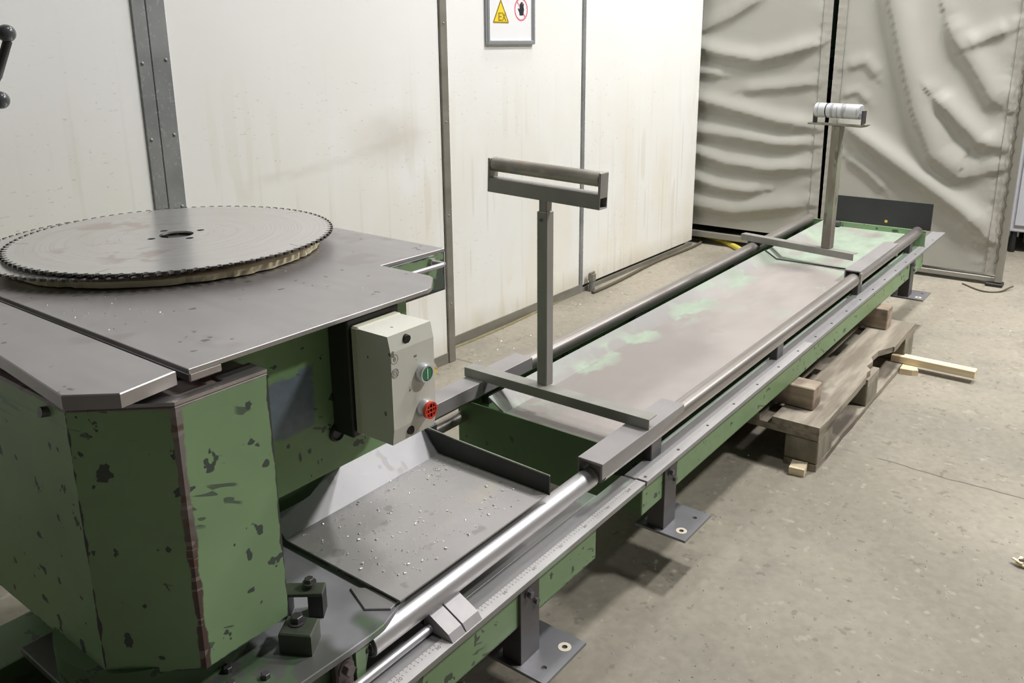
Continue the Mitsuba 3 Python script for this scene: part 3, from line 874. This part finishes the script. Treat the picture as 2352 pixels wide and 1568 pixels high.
# column with the worn edges
col = [(-1.75, .425), (-1.03, .425), (-.931, .515), (-.931, .655), (-1.0, .655), (-1.0, .70), (-1.75, .70)]
ck = part(Mk, 'column', cham(col, .422, .815, .003), 'm_column')
rimo = Polygon([(-1.052, .4255), (-1.03, .425), (-.931, .515), (-.931, .655), (-.972, .655), (-.972, .596), (-.945, .596), (-.945, .53), (-1.04, .446), (-1.06, .446)])
add(ck + '__rim', extr(rimo, 'z', .8145, .8195), 'm_steel_edge')
add(ck + '__dowel', cyl((-1.078, .415, .803), (-1.078, .43, .800), .007, 14), 'm_screw', 30)
# table slabs
main = [(-1.80, .548), (-.946, .548), (-.946, .9985), (-.950, 1.012), (-.990, 1.060), (-1.004, 1.066), (-1.128, 1.066), (-1.122, 1.239), (-1.46, 1.246), (-1.474, 1.236), (-1.474, .98), (-1.80, .92)]
tk = part(Mk, 'main_table', cham(main, .843, .850, .0008), 'm_table')
add(tk + '__front_rib', box(-1.75, -.9462, .5482, .597, .831, .8435, .002), 'm_steel_edge')
add(tk + '__carrier', box(-1.70, -1.01, .60, 1.0, .829, .843), 'm_black')
side = [(-1.80, .424), (-1.196, .424), (-.994, .409), (-.942, .454), (-.9545, .535), (-1.80, .535)]
part(Mk, 'side_table', cham(side, .831, .850, .0014), 'm_table')
part(Mk, 'table_carrier', box(-1.70, -1.0, .44, .59, .8185, .831), 'm_black')
# box under the rear of the table with its handle
dk = part(Mk, 'rear_box', box(-1.47, -1.1225, 1.064, 1.2395, .762, .8428, .0015), 'm_drawer')
hp = smooth_path([(-1.122, 1.198, .829), (-1.105, 1.200, .829), (-1.094, 1.204, .828)], 8).tolist() + [(-1.092, 1.196, .828), (-1.092, 1.10, .828)] + [(-1.098, 1.088, .828), (-1.122, 1.086, .828)]
add(dk + '__handle', tube(hp, .0052, 12), 'm_rail_bright', 40)
add(dk + '__handle_nut', cyl((-1.1225, 1.198, .829), (-1.115, 1.198, .829), .009, 6), 'm_rail_bright')
# control box
bx = part(Mk, 'control_box', extr([(-.935, .650), (-.935, .828), (-.872, .828), (-.8665, .803), (-.8665, .676), (-.8705, .650)], 'y', .829, .924), 'm_box')
add(bx + '__back_tray', box(-.953, -.935, .8275, .9255, .648, .830, .003), 'm_box_side')
add(bx + '__mounting_plate', box(-1.0, -.953, .822, .935, .640, .840, .002), 'm_black')
add(bx + '__screw_hole', cat(*[rot(cyl((-.874, .866, .8155), (-.8664, .866, .8155), .0072, 20), 12, (0, 1, 0), (-.869, .866, .8155))]), 'm_hole')
add(bx + '__screw_hole_001', cat(*[rot(cyl((-.874, .866, .663), (-.8664, .866, .663), .0072, 20), -9, (0, 1, 0), (-.869, .866, .663))]), 'm_hole')
for z, nm in ((.751, 'start'), (.690, 'stop')):
    c0 = np.array([-.8665, .8965, z])
    add(f'{bx}__{nm}_ring', lathe(c0, c0 + (1, 0, 0), [(0, .0165), (.004, .0165), (.008, .0155), (.011, .0145), (.011, .0118), (.006, .0115)], 36), 'm_ring', 30)
    if nm == 'start':
        add(f'{bx}__{nm}_button', lathe(c0, c0 + (1, 0, 0), [(0.004, .0116), (.0098, .0114), (.0108, .0105), (.0110, 0)], 32), 'm_btn_green', 30)
        add(f'{bx}__{nm}_symbol', box(c0[0] + .0109, c0[0] + .0114, c0[1] - .0009, c0[1] + .0009, z - .0085, z + .0085), 'm_white')
    else:
        add(f'{bx}__{nm}_recess', lathe(c0, c0 + (1, 0, 0), [(0.004, .0125), (.012, .0125), (.0135, .0120), (.0135, 0)], 32), 'm_btn_dark', 30)
        ring = Point(0, 0).buffer(.0142, 32).difference(Point(0, 0).buffer(.0115, 32))
        bars = unary_union([LineString([(-.02, s * .0036), (.02, s * .0036)]).buffer(.0008) for s in (-1, 1)] + [LineString([(s * .0036, -.02), (s * .0036, .02)]).buffer(.0008) for s in (-1, 1)] + [LineString([(s * .0085, -.02), (s * .0085, .02)]).buffer(.0006) for s in (-1, 1)]).intersection(Point(0, 0).buffer(.0118))
        add(f'{bx}__{nm}_button', cat(flat(ring, 'x', (c0[0] + .007, c0[1], z), .0095), flat(bars, 'x', (c0[0] + .0125, c0[1], z), .0035)), 'm_btn_red')
o = Point(0, 0)
from shapely import affinity
sym1 = unary_union([o.buffer(.0078, 24).difference(o.buffer(.0069, 24)), affinity.scale(o.buffer(.0042, 16).difference(o.buffer(.0030, 16)), .7, 1.0), affinity.scale(o.buffer(.002, 12), .6, 1)])
sq = lambda a: Polygon([(-a, -a), (a, -a), (a, a), (-a, a)])
sym2 = unary_union([o.buffer(.0078, 24).difference(o.buffer(.0066, 24)), sq(.0048).difference(sq(.0039)), sq(.0026).difference(sq(.0017))])
add(bx + '__symbol', flat(sym1, 'x', (-.8665, .8365, .7915), .0003), 'm_symbol')
add(bx + '__symbol_001', flat(sym2, 'x', (-.8665, .8365, .7685), .0003), 'm_symbol')
# flexible conduit under the bed
cpath = smooth_path([(-.90, .985, .215), (-.885, .965, .13), (-.865, .94, .06), (-.84, .91, .012)], 60)
part(Mk, 'flexible_conduit', tube(cpath, [.022 + .0022 * math.sin(i * 2.1) for i in range(60)], 18), 'm_conduit', 60)
mat('m_conduit', lambda p, n, uv: mix((.14, .13, .12), (.24, .23, .215), fbm(p.x * 30, p.y * 30, p.z * 30)), .5, .3)
# spindle post out of the frame with the ball lever that reaches into it
part(Mk, 'spindle_post', cyl((-1.55, .47, .85), (-1.55, .47, 1.45), .04, 24), 'm_dark_green', 30)
lv = part(Mk, 'ball_lever', cat(tube([(-1.388, .576, 1.262), (-1.402, .560, 1.212), (-1.425, .542, 1.17), (-1.55, .47, 1.15)], .0065, 12), tube([(-1.372, .556, 1.178), (-1.42, .52, 1.165), (-1.55, .47, 1.15)], .006, 12)), 'm_plate', 40)
add(lv + '__ball_knob', trimesh.creation.icosphere(3, .0130).apply_translation((-1.388, .576, 1.273)), 'm_knob', True)
add(lv + '__ball_knob_001', trimesh.creation.icosphere(3, .0130).apply_translation((-1.379, .549, 1.177)), 'm_knob', True)
mat('m_knob', S(78, 82, 84), .25)
tag(Mk, 'green painted metal cutting machine with grey steel table and chip pan', 'cutting machine')

# yellow tag pouch hanging behind the control box
pz = [(.903, .772), (.948, .748), (.973, .722), (.938, .694), (.905, .684)]
pouch = extr(Polygon([(y, z) for y, z in pz]).buffer(.002), 'x', -.902, -.899)
vv = pouch.vertices.copy(); vv[:, 0] += .010 * (vv[:, 1] - .91) / .06 * np.sin(vv[:, 2] * 60)
tag(add('tag_pouch', trimesh.Trimesh(vv, pouch.faces, process=False), 'm_bag'), 'crumpled yellow plastic tag hanging at the right side of the control box', 'tag')

# length stop on the measuring strip
k = 'length_stop'
for i, (a, b) in enumerate(((.868, .900), (.9035, .944))):
    ck_ = part(k, 'clamp_jaw', extr([(-.858, .2998), (-.858, .322), (-.850, .334), (-.803, .312), (-.794, .3005), (-.794, .2998)], 'y', a, b), 'm_jaw')
    ym = (a + b) / 2 + .018
    add(f'{ck_}__screw', cat(cyl((-.866, ym, .30), (-.866, ym, .350), .0042, 12), box(-.872, -.860, ym - .010, ym + .010, .350, .358, .0015)), 'm_dark_steel')
mat('m_jaw', lambda p, n, uv: mix((.30, .285, .295), (.42, .40, .41), fbm(p.x * 30, p.y * 30, p.z * 30)), .5, .25)
part(k, 'link', box(-.870, -.854, .872, .96, .2998, .312, .001), 'm_dark_steel')
tag(k, 'small steel length stop with two clamp jaws and square-headed screws on the measuring strip', 'length stop')

# ------------------------------------------------------------------ saw blades on the table
def blade_poly(R, teeth, hole, seed):
    out = []
    for i in range(teeth):
        a = 2 * np.pi * i / teeth; w = 2 * np.pi / teeth
        for da, rr in ((0, R - .011), (.10, R - .002), (.16, R), (.56, R - .0012), (.60, R - .006), (.78, R - .0125)):
            out.append((rr * math.cos(-(a + da * w)), rr * math.sin(-(a + da * w))))
    p = Polygon(out)
    p = p.difference(Point(0, 0).buffer(.033, 24))
    for q in range(4):
        t = math.radians(-4 + 90 * q)
        p = p.difference(Point(.053 * math.cos(t), .053 * math.sin(t)).buffer(.0075, 10))
    for q in range(5):   # laser slots
        t = math.radians(15 + 72 * q)
        p = p.difference(LineString([(.3 * math.cos(t), .3 * math.sin(t)), (.272 * math.cos(t + .04), .272 * math.sin(t + .04))]).buffer(.0006))
    return p


def blade(key, c, z, a, label):
    P = affinity.rotate(blade_poly(.3135, 96, .033, 1), a, origin=(0, 0))
    disc = P.intersection(Point(0, 0).buffer(.3085, 96))
    part(key, 'disc', extr(affinity.translate(disc, c[0], c[1]), 'z', z, z + .0036), 'm_blade')
    rim = P.difference(Point(0, 0).buffer(.3085, 96))
    part(key, 'teeth', extr(affinity.translate(rim, c[0], c[1]), 'z', z - .0006, z + .0042), 'm_teeth')
    tag(key, label, 'saw blade')
    tag(key + '__teeth', 'dark carbide teeth')


blade('saw_blade', (-1.561, .912), .8785, 0, 'large steel circular saw blade, upper one of the two lying on the machine table')
blade('saw_blade_001', (-1.603, .880), .8700, 1.7, 'steel circular saw blade, lower one of the stacked pair, showing at the left rim')
t = np.linspace(0, 2 * np.pi, 160, endpoint=False)
wav = .296 + .004 * np.sin(3 * t + 1) + .002 * nrg.standard_normal(160)
cb_ = np.c_[-1.570 + wav * np.cos(t), .905 + wav * np.sin(t)]
m = cat(extr(Polygon(cb_).difference(Point(-1.57, .905).buffer(.05)), 'z', .8525, .8635))
vv = m.vertices.copy(); vv[:, 2] += .0035 * (meshkit.fbm(np.c_[vv[:, 0] * 14, vv[:, 1] * 14, vv[:, 2] * 0], 3, 4) - .3)
tag(add('cardboard_disc', trimesh.Trimesh(vv, m.faces, process=False), 'm_cardboard'), 'ragged tan cardboard disc lying under the two saw blades on the table', 'cardboard')

# ------------------------------------------------------------------ roller stands on the rails
def uchannel(xa, xb, ya, yb, zt, h):
    return cat(box(xa, xb, ya, yb, zt - .006, zt, .001), box(xa, xa + .004, ya, yb, zt - h, zt - .005), box(xb - .004, xb, ya, yb, zt - h, zt - .005))


k = 'roller_stand'
part(k, 'slide_channel', uchannel(-.882, -.820, 1.378, 1.762, .397, .036), 'm_channel')
part(k, 'slide_channel', uchannel(-1.368, -1.308, 1.30, 1.80, .397, .036), 'm_channel')
for yy in (1.30, 1.36):
    part(k, 'channel_nut', box(-1.318, -1.300, yy, yy + .03, .325, .352, .002), 'm_plate')
part(k, 'cross_bar', cat(box(-1.372, -.820, 1.579, 1.617, .4195, .423, .0006), box(-1.372, -.820, 1.579, 1.5825, .397, .4205, .0006)), 'm_stand')
part(k, 'post', cat(box(-1.150, -1.1205, 1.601, 1.631, .420, .866, .002)), 'm_stand')
part(k, 'clamp_screw', cyl((-1.137, 1.601, .846), (-1.137, 1.597, .846), .0035, 10), 'm_screw')
part(k, 'neck', box(-1.1465, -1.1235, 1.604, 1.628, .860, .897, .002), 'm_stand')


def tilt(m): return rot(m, 2.1, (0, 1, 0), (-1.135, 1.615, .915))


rf = part(k, 'roller_frame', tilt(cat(box(-1.300, -.975, 1.601, 1.604, .893, .928, .0006), box(-1.300, -.975, 1.632, 1.635, .893, .928, .0006), box(-1.300, -.975, 1.601, 1.635, .893, .896, .0006), box(-1.300, -.975, 1.601, 1.635, .925, .928, .0006),
                               box(-1.300, -1.294, 1.600, 1.636, .918, .977, .0015), box(-.981, -.975, 1.600, 1.636, .918, .977, .0015))), 'm_stand')
part(k, 'roller', tilt(lathe((-1.293, 1.618, .9605), (-.982, 1.618, .9605), [(0, .0), (0, .016), (.0015, .0175), (.3095, .0175), (.311, .016), (.311, 0)], 32)), 'm_roller', 30)
tag(k, 'grey steel roller stand on the rails with a long dull roller, nearest the control box', 'roller stand')

k = 'roller_stand_001'
cx, cy = -.985, 3.375
part(k, 'slide_channel', uchannel(-.853, -.796, 3.17, 3.73, .427, .038), 'm_channel')
for yy in (3.17, 3.70):
    part(k, 'channel_nut', box(-.799, -.792, yy, yy + .022, .375, .418, .001), 'm_stand')
part(k, 'guide_block', box(-1.335, -1.285, 3.42, 3.47, .395, .424, .002), 'm_plate')


def sp(m): return rot(m, -11.5, (0, 0, 1), (cx, cy, 0))


part(k, 'cross_bar', sp(cat(box(-1.372, -.862, cy - .024, cy + .012, .4475, .451, .0006), box(-1.372, -.862, cy - .024, cy - .0205, .424, .448, .0006))), 'm_stand')
part(k, 'post', sp(box(cx - .018, cx + .018, cy - .018, cy + .018, .451, .938, .002)), 'm_stand_worn')
part(k, 'head_plate', sp(cat(box(cx - .118, cx + .105, cy - .022, cy + .022, .938, .945, .001), rot(box(cx + .104, cx + .120, cy - .022, cy + .022, .938, .945, .001), -35, (0, 1, 0), (cx + .104, cy, .94)))), 'm_stand_worn')
for s in (-.099, .099):
    part(k, 'roller_lug', sp(box(cx + s - .003, cx + s + .003, cy - .014, cy + .014, .945, 1.0, .001)), 'm_dark_steel')
prof = [(0, .0), (0, .024), (.003, .0285), (.048, .0285), (.049, .0275), (.052, .0275), (.053, .0285), (.085, .0285), (.086, .0278), (.088, .0278), (.089, .0285), (.122, .0285), (.123, .0278), (.125, .0278), (.126, .0285), (.181, .0285), (.184, .024), (.184, 0)]
part(k, 'roller', sp(lathe((cx - .096, cy, .994), (cx + .09, cy, .994), prof, 36)), 'm_silver_roller', 30)
part(k, 'roller_band', sp(lathe((cx - .048, cy, .994), (cx + .09, cy, .994), [(0, .0280), (0, .0288), (.003, .0288), (.003, .0280)], 36)), 'm_black', 30)
tag(k, 'roller stand with a short silver roller on a worn post, far end near the curtains', 'roller stand')

# ------------------------------------------------------------------ pallet and timber under the bed
k = 'pallet'
px0, px1, py0, py1 = -1.46, -.660, 2.360, 3.560


def plank(xa, xb, ya, yb, za, zb, seed, notch=None):
    r = random.Random(seed)
    n = 14
    ys = np.linspace(ya, yb, n)
    lft = [(xa + r.uniform(-.0015, .0015), y) for y in ys]
    rgt = [(xb + r.uniform(-.0025, .0015), y) for y in ys]
    P = Polygon(lft + rgt[::-1])
    if notch is not None: P = P.difference(notch)
    return extr(P, 'z', za, zb)


notch = Polygon([(-.662, 2.85), (-.672, 2.90), (-.668, 2.93), (-.690, 2.96), (-.684, 3.02), (-.70, 3.06), (-.697, 3.14), (-.676, 3.19), (-.664, 3.22), (-.60, 3.2), (-.60, 2.86)])
for i, (a, w) in enumerate(((-1.46, .145), (-1.29, .10), (-1.135, .15), (-.945, .10), (-.805, .145))):
    part(k, 'top_board', plank(a, a + w, py0, py1, .122, .144, i, notch if i == 4 else None), 'm_pallet')
for i, y in enumerate((py0, 2.885, py1 - .145)):
    part(k, 'cross_board', box(px0, px1 - .002, y, y + .145, .100, .1215, .001), 'm_pallet')
    for x, w in ((px0, .10), (-1.132, .145), (px1 - .102, .10)):
        part(k, 'spacer_block', box(x, x + w, y + .002, y + .143, .022, .0995, .003), 'm_pallet_block')
for i, (a, w) in enumerate(((-1.46, .10), (-1.132, .145), (-.762, .10))):
    part(k, 'bottom_board', plank(a, a + w, py0, py1, .0, .0215, 20 + i), 'm_pallet')
tag(k, 'weathered grey-brown wooden pallet partly under the green support bed', 'pallet')
tag(add('timber_block', box(-1.30, -.719, 2.468, 2.545, .1445, .2165, .003), 'm_block'), 'square timber block on the pallet end nearest the camera, under the bed', 'timber block')
tag(add('timber_block_001', box(-1.30, -.735, 3.40, 3.475, .1445, .2290, .003), 'm_block'), 'shaded timber block on the far end of the pallet, under the bed', 'timber block')
bt = box(0, .30, 0, .045, 0, .028, .0015)
bt.apply_transform(trimesh.transformations.rotation_matrix(math.radians(-2), (0, 0, 1)) @ trimesh.transformations.rotation_matrix(math.radians(0), (0, 1, 0)))
bt.apply_translation((-.705, 3.395, .0225))
tag(add('timber_batten', bt, 'm_newwood'), 'long pale new timber batten sticking out from beside the far end of the pallet', 'batten')
sc = extr(Polygon([(-.655, 3.335), (-.612, 3.340), (-.592, 3.352), (-.600, 3.372), (-.604, 3.40), (-.66, 3.42)]), 'z', .0, .022)
tag(add('timber_scrap', sc, 'm_newwood'), 'small pale timber scrap on the floor under the pale batten', 'timber scrap')
tag(add('timber_wedge', rot(box(-.728, -.683, 2.305, 2.36, .0, .024, .001), 8, (0, 0, 1), (-.7, 2.33, 0)), 'm_newwood'), 'small pale wooden wedge at the near corner of the pallet', 'wedge')

# hose, cables, valve
hp = smooth_path([(-2.5, 5.12, .016), (-2.35, 5.085, .016), (-2.18, 5.045, .016), (-2.02, 4.935, .016), (-1.90, 4.82, .016), (-1.80, 4.68, .016), (-1.74, 4.5, .016)], 40)
tag(add('yellow_hose', tube(hp, .017, 14), 'm_hose', True), 'yellow hose lying on the floor at the end of the white wall', 'hose')
cp = smooth_path([(-2.20, 3.56, .008), (-2.20, 3.75, .008), (-2.215, 4.0, .008), (-2.235, 4.35, .008), (-2.225, 4.7, .008), (-2.24, 4.95, .008), (-2.4, 5.2, .008)], 40)
tag(add('floor_cable', tube(cp, .0085, 8), 'm_cable', True), 'thin brown cable along the foot of the wall beyond the joint strip', 'cable')
wp = smooth_path([(-.70, 4.86, .004), (-.64, 4.80, .004), (-.575, 4.765, .004), (-.52, 4.80, .004), (-.49, 4.86, .012), (-.47, 4.89, .02)], 30)
tag(add('wire_loop', tube(wp, .004, 8), 'm_cable', True), 'thin bent wire on the floor at the foot of the curtain pole', 'wire')
k = 'wall_valve'
part(k, 'pipe', cyl((XR + .035, 3.60, .0), (XR + .035, 3.60, .065), .016, 16), 'm_galv', 30)
part(k, 'fitting', cyl((XR + .035, 3.60, .060), (XR + .035, 3.60, .095), .021, 8), 'm_kick')
part(k, 'lever', box(XR + .03, XR + .04, 3.575, 3.625, .095, .106, .003), 'm_kick')
tag(k, 'small grey pipe valve on the floor at the thin wall joint strip', 'valve')
k = 'wood_chip'
for i in range(5):
    c = (-.105 + rnd.uniform(-.014, .014), 2.20 + rnd.uniform(-.02, .02))
    part(k, 'splinter', rot(box(c[0] - .014, c[0] + .014, c[1] - .004, c[1] + .004, .001 + .003 * i, .005 + .003 * i, .001), rnd.uniform(0, 180), (0, 0, 1), (c[0], c[1], 0)), 'm_newwood' if i < 4 else 'm_rust_steel')
tag(k, 'little heap of pale wood splinters on the floor at the right edge', 'wood chips')

# debris on the floor and on the table
dm = []
for i in range(1500):
    x = rnd.uniform(-.80, .75); y = rnd.uniform(.9, 4.6)
    if i % 3 == 0: x, y = rnd.uniform(-.9, .2), rnd.uniform(.9, 2.4)
    s = rnd.choice([.0010, .0012, .0015, .002, .003]) * rnd.uniform(.7, 1.3)
    if y > 2.8: s *= 1.2
    if i % 4 == 0 and -2.1 < x: pass
    a = rnd.uniform(0, 6.28)
    q = np.array([[math.cos(a + tt) * s * rnd.uniform(.6, 1.6), math.sin(a + tt) * s, 0] for tt in (0, 2.1, 4.2)] + [[0, 0, s * .9]])
    dm.append(trimesh.Trimesh(q + (x, y, .0002), [(0, 1, 3), (1, 2, 3), (2, 0, 3)], process=False))
for i in range(120):
    x = rnd.uniform(-2.2, -1.5); y = rnd.uniform(2.4, 4.7); s = rnd.uniform(.001, .004); a = rnd.uniform(0, 6.28)
    q = np.array([[math.cos(a + tt) * s * 1.4, math.sin(a + tt) * s, 0] for tt in (0, 2.1, 4.2)] + [[0, 0, s * .9]])
    dm.append(trimesh.Trimesh(q + (x, y, .0002), [(0, 1, 3), (1, 2, 3), (2, 0, 3)], process=False))
tag(add('floor_swarf', cat(*dm), 'm_chip'), 'tiny bright swarf scattered over the concrete floor', 'metal chips', kind='stuff')
dm = []
for i in range(60):
    if i < 40: x, y = rnd.uniform(-1.36, -1.18), rnd.uniform(.56, .66)
    else: x, y = rnd.uniform(-1.4, -1.0), rnd.uniform(.56, 1.0)
    s = rnd.choice([.0006, .0008, .0014]); a = rnd.uniform(0, 6.28)
    q = np.array([[math.cos(a + tt) * s * 1.4, math.sin(a + tt) * s, 0] for tt in (0, 2.1, 4.2)] + [[0, 0, s * .9]])
    dm.append(trimesh.Trimesh(q + (x, y, .8501), [(0, 1, 3), (1, 2, 3), (2, 0, 3)], process=False))
tag(add('table_swarf', cat(*dm), 'm_chip'), 'few bright swarf specks on the steel table in front of the saw blades', 'metal chips', kind='stuff')

# bsdfs must exist before the shapes that refer to them
scene = {**{k: v for k, v in scene.items() if k.startswith('m_') or k == 'type'}, **{k: v for k, v in scene.items() if not (k.startswith('m_') or k == 'type')}}
